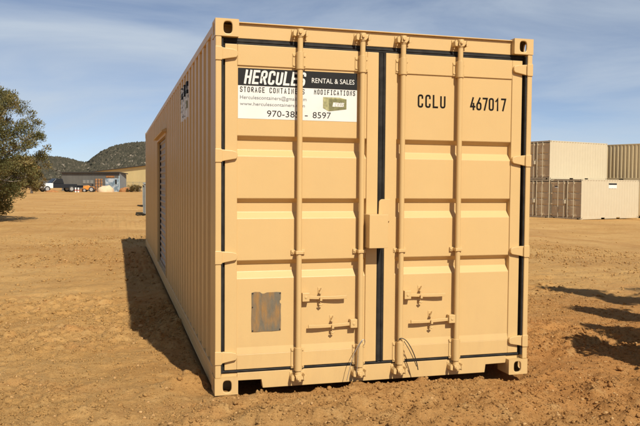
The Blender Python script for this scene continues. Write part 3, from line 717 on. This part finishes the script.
# ------------------------------------------------------------------ vegetation
def juniper(name, label, cat, base, H, crown, nclump, nleaf, leafm, seed, ls=.05, spread=.38, group=None, nlimb=16, limbs=()):
    """crown(h01) -> radius at relative height; limbs reach into it; small leaf sprays fill uneven clumps"""
    g = np.random.default_rng(seed); rnd = random.Random(seed)
    T = thing(name, label, cat, base, 0, group)
    tr = MB(); k = 9
    pts = [(rnd.uniform(-.03, .03)*H*i/k, rnd.uniform(-.03, .03)*H*i/k, -.1+H*.86*i/k) for i in range(k+1)]
    tr.tube(pts, [max(.012, H*.040*(1-i/k)**.8+.01) for i in range(k+1)], 9)
    tips = []
    for i in range(nlimb):
        h = .04+.80*(i+.5)/nlimb; a = i*2.4+rnd.uniform(-.4, .4); R = max(.3, crown(min(.98, h+.14)))*rnd.uniform(.75, 1.05)
        p0 = Vector(pts[min(k, int(h*k*.9))]); p0.z = h*H*.8
        p3 = Vector((math.cos(a)*R, math.sin(a)*R, min(.97, h+.12+rnd.uniform(0, .1))*H)); q = []
        for j in range(7):
            t = j/6; p = p0.lerp(p3, t); p.z += -.10*H*t*(1-t); p += Vector([rnd.uniform(-.05, .05)*(1 if 0 < j else 0) for _ in range(3)]); q.append(p)
        r0 = H*.014*(1.15-h)
        tr.tube(q, [max(.006, r0*(1-j/6.5)) for j in range(7)], 6)
        tips += q[2:]
        for j in range(2, 6):
            for _ in range(2):
                dd = Vector((rnd.gauss(0, 1), rnd.gauss(0, 1), rnd.uniform(-.1, 1))).normalized()*R*rnd.uniform(.2, .42)
                e = [q[j], q[j]+dd*.5+Vector((0, 0, -.03)), q[j]+dd]; tr.tube(e, [r0*.35, r0*.22, .004], 5, cap=False); tips += e[1:]
    C = []
    for lb in limbs:
        q = []
        for i in range(len(lb)-1):
            for k_ in range(5): q.append(lb[i].lerp(lb[i+1], k_/5)+Vector([rnd.uniform(-.03, .03) for _ in range(3)]))
        q.append(lb[-1]); m_ = len(q)
        tr.tube(q, [.05*(1-j/m_)+.006 for j in range(m_)], 6)
        for j in range(4, m_):
            for _ in range(3 if j < m_-2 else 2):
                w_ = .20*(1-.75*j/m_); C.append(np.array(q[j][:])+np.array([rnd.gauss(0, w_), rnd.gauss(0, w_*.8), rnd.gauss(0, w_*.5)]))
    tr.build('trunk', M['bark'], T, smooth=True)
    nclump += len(C); nl_ = len(C)
    tp = np.array([t[:] for t in tips])
    while len(C) < nclump:
        h = g.random(); r = crown(h); 
        if g.random() < .45 and len(tp):
            c = tp[g.integers(len(tp))]+g.normal(0, .07*H/4, 3)
        else:
            a = g.random()*6.283; q = r*(.45+.6*g.random()**.6); c = np.array([math.cos(a)*q, math.sin(a)*q, h*H])
        if np.hypot(c[0], c[1]) > 1.22*max(.15, crown(min(1, max(0, c[2]/H)))): continue
        if c[2] > H*1.02 or c[2] < .02*H: continue
        C.append(c)
    C = np.array(C); n = nclump*nleaf
    sz = g.uniform(.55, 1.25, nclump)*spread; sz[:nl_] *= .55
    d = g.normal(0, 1, (nclump, nleaf, 3)); d /= np.linalg.norm(d, axis=2, keepdims=True)
    rr = g.random((nclump, nleaf, 1))**.5
    off = d*rr*sz[:, None, None]*np.array([1, 1, .8])
    out = C*np.array([1, 1, .25]); out /= (np.linalg.norm(out, axis=1, keepdims=True)+1e-6)
    c = (C[:, None]+off).reshape(-1, 3)
    dr = (d*.8 + out[:, None]*.55 + np.array([0, 0, .55]) + g.normal(0, .35, d.shape)).reshape(-1, 3); dr /= np.linalg.norm(dr, axis=1, keepdims=True)
    sd_ = np.cross(dr, g.normal(0, 1, dr.shape)); sd_ /= np.linalg.norm(sd_, axis=1, keepdims=True)+1e-9
    ln = g.uniform(.7, 1.5, (n, 1))*ls*2.0; wd = g.uniform(.6, 1.3, (n, 1))*ls*.42
    nm = np.cross(dr, sd_)
    V = np.stack([c-sd_*wd*.35, c+dr*ln*.55-sd_*wd+nm*wd*.5, c+dr*ln, c+dr*ln*.5+sd_*wd+nm*wd*.2], 1).reshape(-1, 3)
    V[:, 2] = np.maximum(V[:, 2], .02)
    F = np.arange(n*4).reshape(n, 4)
    ct = np.clip(g.normal(.45, .22, nclump), 0, 1)
    ti = np.clip(np.repeat(ct, nleaf)+g.normal(0, .12, n), 0, 1)
    link('crown', tri_mesh('crown', V, F, np.repeat(ti, 4)), leafm, T)
    return T
def lerp_profile(pts):
    xs, ys = zip(*pts); return lambda h: float(np.interp(h, xs, ys))
tb = on_z(-24, 223); tb.z = gz1(tb.x, tb.y)
juniper('juniper_tree', 'large bushy green juniper tree with bare grey limbs growing at the edge of the yard', 'tree', tb, 4.85,
        lerp_profile([(0, .55), (.06, .85), (.15, 1.35), (.27, 1.95), (.4, 2.35), (.58, 2.30), (.75, 1.95), (.9, 1.35), (1, .45)]), 900, 110, M['leaf'], 3, .036, .23, nlimb=26)
bb = at_depth(31.5, 190, 88); bb.z = gz1(bb.x, bb.y)
juniper('dry_shrub', 'tall brown-green shrub behind the juniper next to the truck', 'shrub', bb, 3.9,
        lerp_profile([(0, .9), (.2, 1.4), (.5, 1.45), (.8, .9), (1, .25)]), 120, 60, M['leafbrown'], 5, .09, .38, nlimb=8)
TP = Vector((7.7, -.75, 0)); TP.z = gz1(TP.x, TP.y); LIMBS = []
for (xa, ya_), (xb, yb2), h in (((557, 287.5), (648, 303), 3.1), ((596, 309), (650, 318), 2.5), ((604, 327), (655, 338), 1.9), ((592, 342), (650, 362), 1.15)):
    q = []                                             # reach of each long low limb, read back from the shadow it lays on the dirt
    for t in (0, .5, 1):
        g_ = on_z(xa+(xb-xa)*t, ya_+(yb2-ya_)*t, -.02); hh = h*(1.06-.10*t); q.append(g_+Vector((SUN.x, SUN.y, SUN.z))*(hh/SUN.z)-TP)
    LIMBS.append([Vector((0, 0, h*.75)), q[2], q[1], q[0]])
juniper('juniper_tree', 'juniper tree with long low limbs throwing its shadow onto the dirt right of the doors', 'tree', TP, 4.5,
        lerp_profile([(0, .4), (.1, .8), (.25, 1.15), (.5, 1.3), (.7, 1.1), (.9, .6), (1, .15)]), 150, 110, M['leaf'], 8, .045, .26, nlimb=14, limbs=LIMBS)

# ------------------------------------------------------------------ hills and their scrub
PIX = [(-700, 168), (-400, 160), (-200, 166), (-60, 163), (0, 164), (40, 160.3), (50, 159.6), (62, 160.2), (72, 161.8), (82, 164.6), (88, 164.4), (95, 158.5), (103, 153), (112, 149.3), (120, 147.2), (132, 145.2), (146, 144.6), (180, 146), (230, 152), (300, 163), (400, 170), (640, 174), (900, 172), (1400, 166)]
def pix_az(x): r = ray(x, 183); return math.atan2(r.x, r.y)
def pix_el(x, y): r = ray(x, y); return r.z/math.hypot(r.x, r.y)
AZ = np.array([pix_az(p[0]) for p in PIX]); EL = np.array([pix_el(*p) for p in PIX])
RC = 520.
def hillz(az, r):
    crest = np.interp(az, AZ, EL)*RC+1.475
    crest = crest*(1-sst(.9, 1.3, np.abs(az-.2))*.6)
    t = np.clip((r-250)/(RC-250), 0, 1); s = np.where(r < RC, (t*t*(3-2*t))**.8, 1-.55*sst(RC, 1100, r))
    x = np.sin(az)*r; y = np.cos(az)*r
    return -1.2+(crest+1.2)*s + (fbm(x/70, y/70, 4, 61)*14 + fbm(x/18, y/18, 3, 63)*4)*np.clip(t*1.4, 0, 1)*sst(-.02, .35, 1-s+.25*(r < RC)) * (r < RC) * np.sin(np.clip(t, 0, 1)*math.pi)
az = np.linspace(-1.25, 1.35, 420); rr = np.concatenate([np.linspace(250, RC, 60), np.linspace(RC+15, 1100, 25)])
A_, R2 = np.meshgrid(az, rr); HZ = hillz(A_, R2)
M['hill'] = mat('hill_rock_soil', (.070, .056, .039), .95, scale=.05, col2=(.125, .10, .072), detail=8, ramp=(.45, .62), bump=.6, bscale=.3)
link('hills', grid_mesh('hills', CAM.x+np.sin(A_)*R2, CAM.y+np.cos(A_)*R2, HZ), M['hill'], kind='structure')
# scrub oak and juniper covering the slopes: one mass
n = 34000
a = np.concatenate([rng.uniform(pix_az(15), pix_az(175), 24000), rng.uniform(-1.2, 1.3, n-24000)]); r = RC-rng.random(n)**1.1*215; r[:1100] = RC+rng.uniform(-4, 10, 1100)
z = hillz(a, r); x = CAM.x+np.sin(a)*r; y = CAM.y+np.cos(a)*r
k = vn(x/6, y/6, 71)+.3*vn(x/40, y/40, 72) > .40; k[:1100] = True
x, y, z, r = x[k], y[k], z[k], r[k]; n = len(x)
s = rng.uniform(.5, 1.45, n)
V = OV[None]*(1+rng.uniform(-.3, .45, (n, len(OV), 1)))*np.stack([s*rng.uniform(.7, 1.2, n), s*rng.uniform(.7, 1.2, n), s*rng.uniform(.6, 1.1, n)], 1)[:, None]
V = V+np.stack([x, y, z+s*.35], 1)[:, None]
F = OF[None]+(np.arange(n)*len(OV))[:, None, None]
o = link('hill_scrub', tri_mesh('hill_scrub', V.reshape(-1, 3), F.reshape(-1, 3), np.repeat(np.clip(rng.normal(.4, .25, n), 0, 1), len(OV))), M['scrub'], kind='stuff')
tag(o, 'dark scrub and small trees covering the far hillside', 'scrub')
n = 800; a = rng.uniform(pix_az(20), pix_az(170), n); r = RC-10-rng.random(n)*200; x = CAM.x+np.sin(a)*r; y = CAM.y+np.cos(a)*r; z = hillz(a, r)
s = rng.uniform(.35, .95, n)
V = IV[None]*(1+rng.uniform(-.3, .3, (n, len(IV), 1)))*np.stack([s*1.5, s, s*.9], 1)[:, None]+np.stack([x, y, z+s*.6], 1)[:, None]
M['rock'] = mat('pale_rock', (.21, .175, .13), .9, .2, .4)
o = link('hill_rocks', tri_mesh('hill_rocks', V.reshape(-1, 3), (IF[None]+(np.arange(n)*len(IV))[:, None, None]).reshape(-1, 3)), M['rock'], kind='stuff')
tag(o, 'pale boulders showing between the scrub on the hillside', 'rocks')

# ------------------------------------------------------------------ far side of the yard
def local(x, d, y=190):
    p = at_depth(x, y, d); p.z = gz1(p.x, p.y); return p
M['shed'] = mat('grey_shed_sheet', (.115, .112, .10), .6, .1, .8)
M['shedside'] = mat('grey_trim_sheet', (.16, .165, .165), .6, .1, .8)
M['roofdk'] = mat('dark_roof_edge', (.05, .045, .04), .7)
M['yellow'] = mat('yellow_sheet', (.60, .48, .23), .6, .05, .4)
M['mural'] = mat('weathered_blue_paint', (.17, .24, .30), .7, scale=1.6, col2=(.50, .55, .58), detail=7, ramp=(.42, .6))
M['ltblue'] = mat('light_blue_trim', (.35, .45, .50), .6)
M['glass'] = mat('dark_glass', (.01, .012, .015), .1)
M['winpale'] = mat('dusty_window', (.23, .225, .20), .4, .1, 2)
M['whitepaint'] = mat('white_car_paint', (.72, .72, .70), .25)
M['blackpaint'] = mat('black_car_paint', (.012, .014, .018), .25)
M['tyre'] = mat('tyre_rubber', (.025, .024, .022), .85)
M['rim'] = mat('grey_rim', (.45, .44, .42), .4, metal=.4)
M['orange'] = mat('orange_paint', (.62, .24, .04), .5, .15, 4)
M['rust'] = mat('rusty_brown', (.26, .10, .035), .85, scale=5, col2=(.42, .20, .06))
M['sand'] = mat('pale_sand', (.62, .46, .29), .95, .08, 5, .02, 20)
M['greysteel'] = mat('grey_painted_steel', (.20, .21, .20), .6, .12, 3)
M['redpaint'] = mat('red_paint', (.5, .06, .03), .5)

def ribbed(mb, p, q, z0, z1a, z1b, pitch=.3, depth=.03):
    """vertical ribbed sheet from p to q (2-D), top running z1a..z1b"""
    p = Vector(p); q = Vector(q); L_ = (q-p).length; d = (q-p)/L_; nn = Vector((d.y, -d.x)); k = max(2, int(L_/pitch)); v = []
    for i in range(k):
        for t, o in ((0, 0), (.55, 0), (.65, depth), (.9, depth)):
            s = (i+t)*L_/k; c = p+d*s+nn*o; v.append((c, s/L_))
    v.append((q, 1)); n = len(v)
    mb.add([(c.x, c.y, z0) for c, s in v]+[(c.x, c.y, z1a+(z1b-z1a)*s) for c, s in v], [(i, i+1, n+i+1, n+i) for i in range(n-1)])

def shed():
    A = local(62, 117); B = local(119.6, 112); Cc = local(126.2, 121)
    A.z = B.z = Cc.z = -.1
    base = B.copy(); T = thing('metal_shed', 'low grey metal shed with a blue painted bay across the yard', 'shed', base)
    l = lambda v: (v.x-base.x, v.y-base.y)
    a, b, c = l(A), l(B), l(Cc); dpt = (c[0]-b[0], c[1]-b[1]); d = (a[0]+dpt[0], a[1]+dpt[1]); H1 = 2.95
    m1 = MB(); ribbed(m1, a, b, 0, H1, H1); m1.build('front_wall', M['shed'], T)
    m1 = MB(); ribbed(m1, b, c, 0, H1, H1-.15); m1.build('side_wall', M['shedside'], T)
    m1 = MB(); ribbed(m1, c, d, 0, H1-.15, H1-.15); ribbed(m1, d, a, 0, H1-.15, H1); m1.build('back_wall', M['shed'], T)
    u = Vector((b[0]-a[0], b[1]-a[1])).normalized(); nn = Vector((u.y, -u.x)); nn = nn if nn.y < 0 else -nn
    o = lambda p, s, t: (p[0]+u.x*s+nn.x*t, p[1]+u.y*s+nn.y*t)
    r = MB(); q = [o(a, -.25, .3), o(b, .25, .3), o(c, .25, -.2), o(d, -.25, -.2)]; zz = [H1+.02, H1+.02, H1-.1, H1-.1]
    r.add([(p[0], p[1], z) for p, z in zip(q, zz)]+[(p[0], p[1], z+.14) for p, z in zip(q, zz)], [(3, 2, 1, 0), (4, 5, 6, 7), (0, 1, 5, 4), (1, 2, 6, 5), (2, 3, 7, 6), (3, 0, 4, 7)])
    r.build('roof', M['roofdk'], T)
    def panel(name, s0, s1, z0, z1, ma, t0=.04, t1=.08, par=T):
        v = []
        for z in (z0, z1):
            for s, t in ((s0, t0), (s1, t0), (s1, t1), (s0, t1)):
                p = o(b, -s, t); v.append((p[0], p[1], z))
        return MB().add(v, [(0, 1, 2, 3), (7, 6, 5, 4), (0, 4, 5, 1), (1, 5, 6, 2), (2, 6, 7, 3), (3, 7, 4, 0)]).build(name, ma, par)
    panel('painted_bay', .12, 2.75, .02, 2.1, M['mural'])
    panel('corner_trim', -.06, .11, 0, 2.5, M['ltblue'])
    f = panel('window', .38, .86, 1.15, 2.0, M['ltblue'], .08, .11); panel('pane', .44, .80, 1.21, 1.94, M['glass'], .11, .115, f)
    panel('sign_board', 1.0, 2.6, 2.22, 2.5, M['rust'])
    for s in (5.2, 5.95, 6.7): 
        f = panel('window', s, s+.62, 1.25, 1.85, M['shedside']); panel('pane', s+.05, s+.57, 1.3, 1.8, M['winpale'], .08, .085, f)
    return T
shed()
def warehouse():
    A = local(94, 151); B = local(150, 142); A.z = B.z = -.1
    T = thing('warehouse', 'long yellow metal warehouse with a dark roof edge behind the grey shed', 'building', B)
    a = (A.x-B.x, A.y-B.y); b = (0, 0); u = Vector(a).normalized(); nn = Vector((-u.y, u.x)); nn = nn if nn.x > 0 else -nn
    c = (b[0]+nn.x*14, b[1]+nn.y*14); d = (a[0]+nn.x*14, a[1]+nn.y*14)
    ha, hb = 3.6, 4.85
    for nm, p, q, h0, h1 in (('front_wall', a, b, ha, hb), ('side_wall', b, c, hb, hb), ('back_wall', c, d, hb, ha), ('side_wall', d, a, ha, ha)):
        m1 = MB(); ribbed(m1, p, q, 0, h0, h1, .4, .012); m1.build(nm, M['yellow'], T)
    r = MB(); v = []
    for p, h, s in ((a, ha, -1), (b, hb, -1), (c, hb, 1), (d, ha, 1)): v.append((p[0]+nn.x*.4*s, p[1]+nn.y*.4*s, h))
    v += [(x, y, z+.16) for x, y, z in v]
    r.add(v, [(3, 2, 1, 0), (4, 5, 6, 7), (0, 1, 5, 4), (1, 2, 6, 5), (2, 3, 7, 6), (3, 0, 4, 7)]); r.build('roof', M['roofdk'], T)
warehouse()

def wheel(parent, x, y, r, wdt=.24):
    t = MB().tube([(x-wdt/2, y, r), (x-wdt/2+.03, y, r), (x+wdt/2-.03, y, r), (x+wdt/2, y, r)], [r*.9, r, r, r*.9], 18).build('wheel', M['tyre'], parent, smooth=40)
    MB().tube([(x-wdt/2-.012, y, r), (x+wdt/2+.012, y, r)], r*.6, 14).build('rim', M['rim'], t)
def pickup():
    p = local(57, 104); T = thing('pickup_truck', 'white-nosed dark pickup truck parked in front of the shed', 'truck', p, R_(116))
    # local: Y forward (nose at +Y), X across
    MB().prism([(-2.6, .55), (-2.6, 1.12), (-.6, 1.12), (-.6, 1.18), (.9, 1.18), (.9, .55)], 0, -.95, .95).build('body', M['blackpaint'], T, bevel=.06)
    cab = [(-.72, 1.15), (-.5, 1.86), (.45, 1.90), (1.15, 1.15)]
    cb = MB().prism(cab, 0, -.85, .85).build('cab', M['blackpaint'], T, bevel=.07)
    for s in (-1, 1): MB().prism([(-.5, 1.22), (-.36, 1.75), (.38, 1.78), (.85, 1.22)], 0, s*.853, s*.862).build('side_window', M['glass'], cb)
    MB().add([(-.72, .60, 1.80), (.72, .60, 1.80), (.78, 1.12, 1.24), (-.78, 1.12, 1.24)], [(0, 1, 2, 3)]).build('windscreen', M['glass'], cb)
    hd = MB().prism([(.9, .5), (.9, 1.22), (1.2, 1.24), (2.55, 1.10), (2.72, .98), (2.74, .5)], 0, -.96, .96).build('nose', M['whitepaint'], T, bevel=.07)
    MB().box(-.6, .6, 2.735, 2.755, .62, .92).build('grille', M['blackpaint'], hd)
    for s in (-1, 1): MB().box(min(s*.64, s*.9), max(s*.64, s*.9), 2.72, 2.76, .74, .92).build('headlight', M['winpale'], hd)
    MB().box(-.95, .95, 2.72, 2.86, .42, .58).build('bumper', M['rim'], T, bevel=.03)
    for x in (-.88, .88):
        for y in (-1.75, 1.75): wheel(T, x, y, .42)
pickup()
def trailer():
    p = local(71, 108); T = thing('flatbed_trailer', 'low black flatbed trailer parked behind the pickup truck', 'trailer', p, R_(70))
    MB().box(-.95, .95, -1.5, 1.2, .55, .68).box(-.95, -.88, -1.5, 1.2, .68, .9).box(.88, .95, -1.5, 1.2, .68, .9).build('deck', M['blackpaint'], T)
    MB().box(-.04, .04, 1.2, 2.4, .5, .6).build('tongue', M['blackpaint'], T)
    for x in (-1.0, 1.0): wheel(T, x, -.2, .34, .2)
trailer()
for i, (px, c) in enumerate(((75.6, 'whitepaint'), (78.3, 'whitepaint'))):
    p = local(px, 104); T = thing('marker_post', 'short white marker post with a red band in front of the trailer', 'post', p, 0, 'marker posts by the trailer')
    MB().tube([(0, 0, -.05), (0, 0, .68)], .11, 10).build('post', M[c], T); MB().tube([(0, 0, .25), (0, 0, .38)], .115, 10).build('band', M['redpaint'], T)
def machine():
    p = local(89, 107); T = thing('compact_tractor', 'small orange machine parked in front of the grey shed', 'machine', p, R_(80))
    MB().prism([(-.75, .35), (-.75, .8), (-.2, .85), (.0, 1.0), (.75, .92), (.8, .35)], 0, -.4, .4).build('body', M['orange'], T, bevel=.04)
    MB().box(-.3, .3, -.55, -.15, .85, .95).box(-.3, .3, -.6, -.5, .9, 1.25).build('seat', M['blackpaint'], T)
    MB().tube([(0, .05, .95), (0, -.12, 1.15)], .03, 8).tube([(-.16, -.12, 1.15), (.16, -.12, 1.15)], .02, 8).build('steering', M['blackpaint'], T)
    for s in (-1, 1): wheel(T, s*.5, -.45, .40, .2); wheel(T, s*.45, .55, .27, .16)
    MB().prism([(.95, .05), (.9, .5), (1.05, .5), (1.3, .05)], 0, -.6, .6).build('bucket', M['rust'], T)
machine()
def pallets():
    p = local(98.8, 110); T = thing('pallet_stack', 'tall stack of orange-brown pallets beside the blue bay', 'pallets', p, R_(8))
    for i in range(13):
        mb = MB(); z = i*.15; j = random.uniform(-.04, .04)
        for k in range(5): mb.box(-.5+j, .5+j, -.5+k*.22, -.36+k*.22, z+.10, z+.125)
        for x in (-.46, -.05, .36): mb.box(x+j, x+.1+j, -.5, .5, z+.01, z+.10)
        mb.build('pallet', M['rust'] if i % 3 else M['orange'], T)
pallets()
def heap(name, label, cat, p, rx, ry, h, ma, seed, sub=3):
    v, f = ico(sub); g = np.random.default_rng(seed); v = v[:, :]; 
    q = v.copy(); q[:, 2] = np.maximum(q[:, 2], -.15)
    nz = fbm(v[:, 0]*2.3+seed, v[:, 1]*2.3+v[:, 2]*1.7, 3, seed)
    q = q*(1+.55*nz[:, None])*np.array([rx, ry, h])
    o = link(name, tri_mesh(name, q, f), ma, smooth=True); o.location = p; return tag(o, label, cat)
heap('sand_pile', 'rounded pale sand pile in front of the blue bay', 'sand pile', local(106, 108), 1.15, 1.0, 1.0, M['sand'], 4)
heap('scrap_heap', 'low rust-brown heap at the corner of the grey shed', 'heap', local(126, 112), .95, .7, .75, M['rust'], 6)
heap('scrap_heap', 'flat reddish heap on the ground in front of the truck', 'heap', local(52.5, 101), .85, .5, .33, M['rust'], 9)
# wire fence before the warehouse
pf = local(127, 116); qf = local(152, 112); T = thing('wire_fence', 'thin wire mesh fence standing before the yellow warehouse', 'fence', pf)
dv = qf-pf; dv.z = 0
for i in range(5):
    c = dv*(i/4); MB().tube([(c.x, c.y, 0), (c.x, c.y, 1.55)], .03, 6).build('fence_post', M['greysteel'], T)
mb = MB(); L_ = dv.length; u = dv.normalized(); 
for z in (.1, 1.5): mb.tube([(0, 0, z), (dv.x, dv.y, z)], .018, 5)
for k in range(int(L_/.14)):
    s = k*.14
    for sg in (-1, 1):
        a0 = u*s; b0 = u*min(L_, max(0, s+sg*1.4)); ln = abs((b0-a0).dot(u))
        if ln > .05: mb.tube([(a0.x, a0.y, .1), (b0.x, b0.y, .1+ln)], .004, 3, cap=False)
mb.build('wire_mesh', M['greysteel'], T)
for i, px in enumerate((129.5, 132.5, 136, 139.5)):
    q = local(px, 111-.4*i)
    juniper('dry_bush', 'small dry bush growing along the wire fence', 'bush', q, .95, lerp_profile([(0, .4), (.4, .55), (1, .2)]), 16, 45, M['leafbrown'], 20+i, .07, .22, 'bushes along the fence', 5)
# two steel bins, mostly hidden behind the long container
def bin_(label, p, rz, L_=3.4, W_=1.8, H_=1.42):
    T = thing('steel_bin', label, 'bin', p, rz)
    mb = MB(); t = .05
    o = [(0, .12), (L_, .12), (L_, H_), (0, H_)]
    mb.box(0, t, 0, L_, .12, H_).box(W_-t, W_, 0, L_, .12, H_).box(t, W_-t, 0, t, .12, H_).box(t, W_-t, L_-t, L_, .12, H_).box(t, W_-t, t, L_-t, .12, .18)
    mb.build('shell', M['greysteel'], T, bevel=.008)
    for i in range(6): MB().box(-.06, 0, .1+i*(L_-.28)/5, .18+i*(L_-.28)/5, .14, H_-.08).build('rib', M['greysteel'], T)
    MB().box(-.05, .06, -.04, L_+.04, H_, H_+.08).box(W_-.06, W_+.05, -.04, L_+.04, H_, H_+.08).box(.06, W_-.06, -.04, .06, H_, H_+.08).box(.06, W_-.06, L_-.06, L_+.04, H_, H_+.08).build('top_rim', M['greysteel'], T, bevel=.01)
    for x in (.1, W_-.25): MB().box(x, x+.15, .1, L_-.1, -.02, .12).build('skid', M['dark'], T)
q = on_z(143.0, 215.5); bin_('open grey steel bin standing just behind the long container', Vector((q.x+.06, q.y, gz1(q.x, q.y))), R_(-2))
q = on_z(142.6, 206); bin_('second grey steel bin standing further behind the first one', Vector((q.x+.06, q.y, gz1(q.x, q.y))), R_(-2))

# ------------------------------------------------------------------ single stones big enough to pick out
SV, SF = ico(2)
SM = []
for i in range(6):
    q = SV*(1+.22*rng.normal(0, 1, (len(SV), 1))*.6)*np.array([1, rng.uniform(.7, 1), rng.uniform(.55, .8)])
    pl_ = rng.normal(0, 1, (5, 3)); pl_ /= np.linalg.norm(pl_, axis=1, keepdims=True)
    for nn in pl_:
        d = q@nn; q = q-np.maximum(d-.72, 0)[:, None]*nn
    me = tri_mesh('stone', q, SF); me.materials.append(M['dirt']); SM.append(me)
SP = [(397, 401, .034), (410, 399, .024), (523, 395, .034), (539, 401, .032), (552, 423, .036), (380, 397, .022), (352, 420, .026), (329, 391, .026), (300, 396, .018), (222, 401, .022), (236, 405, .02), (196, 374, .05), (187, 384, .04), (180, 388, .028), (172, 393, .022), (246, 394, .026),
      (462, 392, .026), (478, 388, .022), (495, 399, .026), (508, 408, .022), (470, 412, .02), (440, 405, .02), (120, 405, .022), (100, 400, .02), (80, 386, .02), (60, 372, .018), (8, 404, .045), (30, 412, .02), (145, 398, .02), (560, 350, .04), (585, 336, .03), (575, 372, .026), (610, 395, .024), (598, 382, .03), (620, 366, .028), (630, 410, .024), (548, 376, .024), (534, 386, .022), (426, 388, .018), (268, 405, .02), (285, 412, .018)]
for i, (px, py, s) in enumerate(SP):
    p = on_z(px, py, -.01); z = gz1(p.x, p.y)
    o = bpy.data.objects.new('stone', SM[i % 6]); COL.objects.link(o); o.location = (p.x, p.y, z+s*.22); o.scale = (s, s, s); o.rotation_euler = (random.uniform(-.3, .3), random.uniform(-.3, .3), random.uniform(0, 6.28))
    tag(o, 'fist-sized stone or dirt clod lying loose on the bare ground', 'stone', 'loose stones on the dirt')
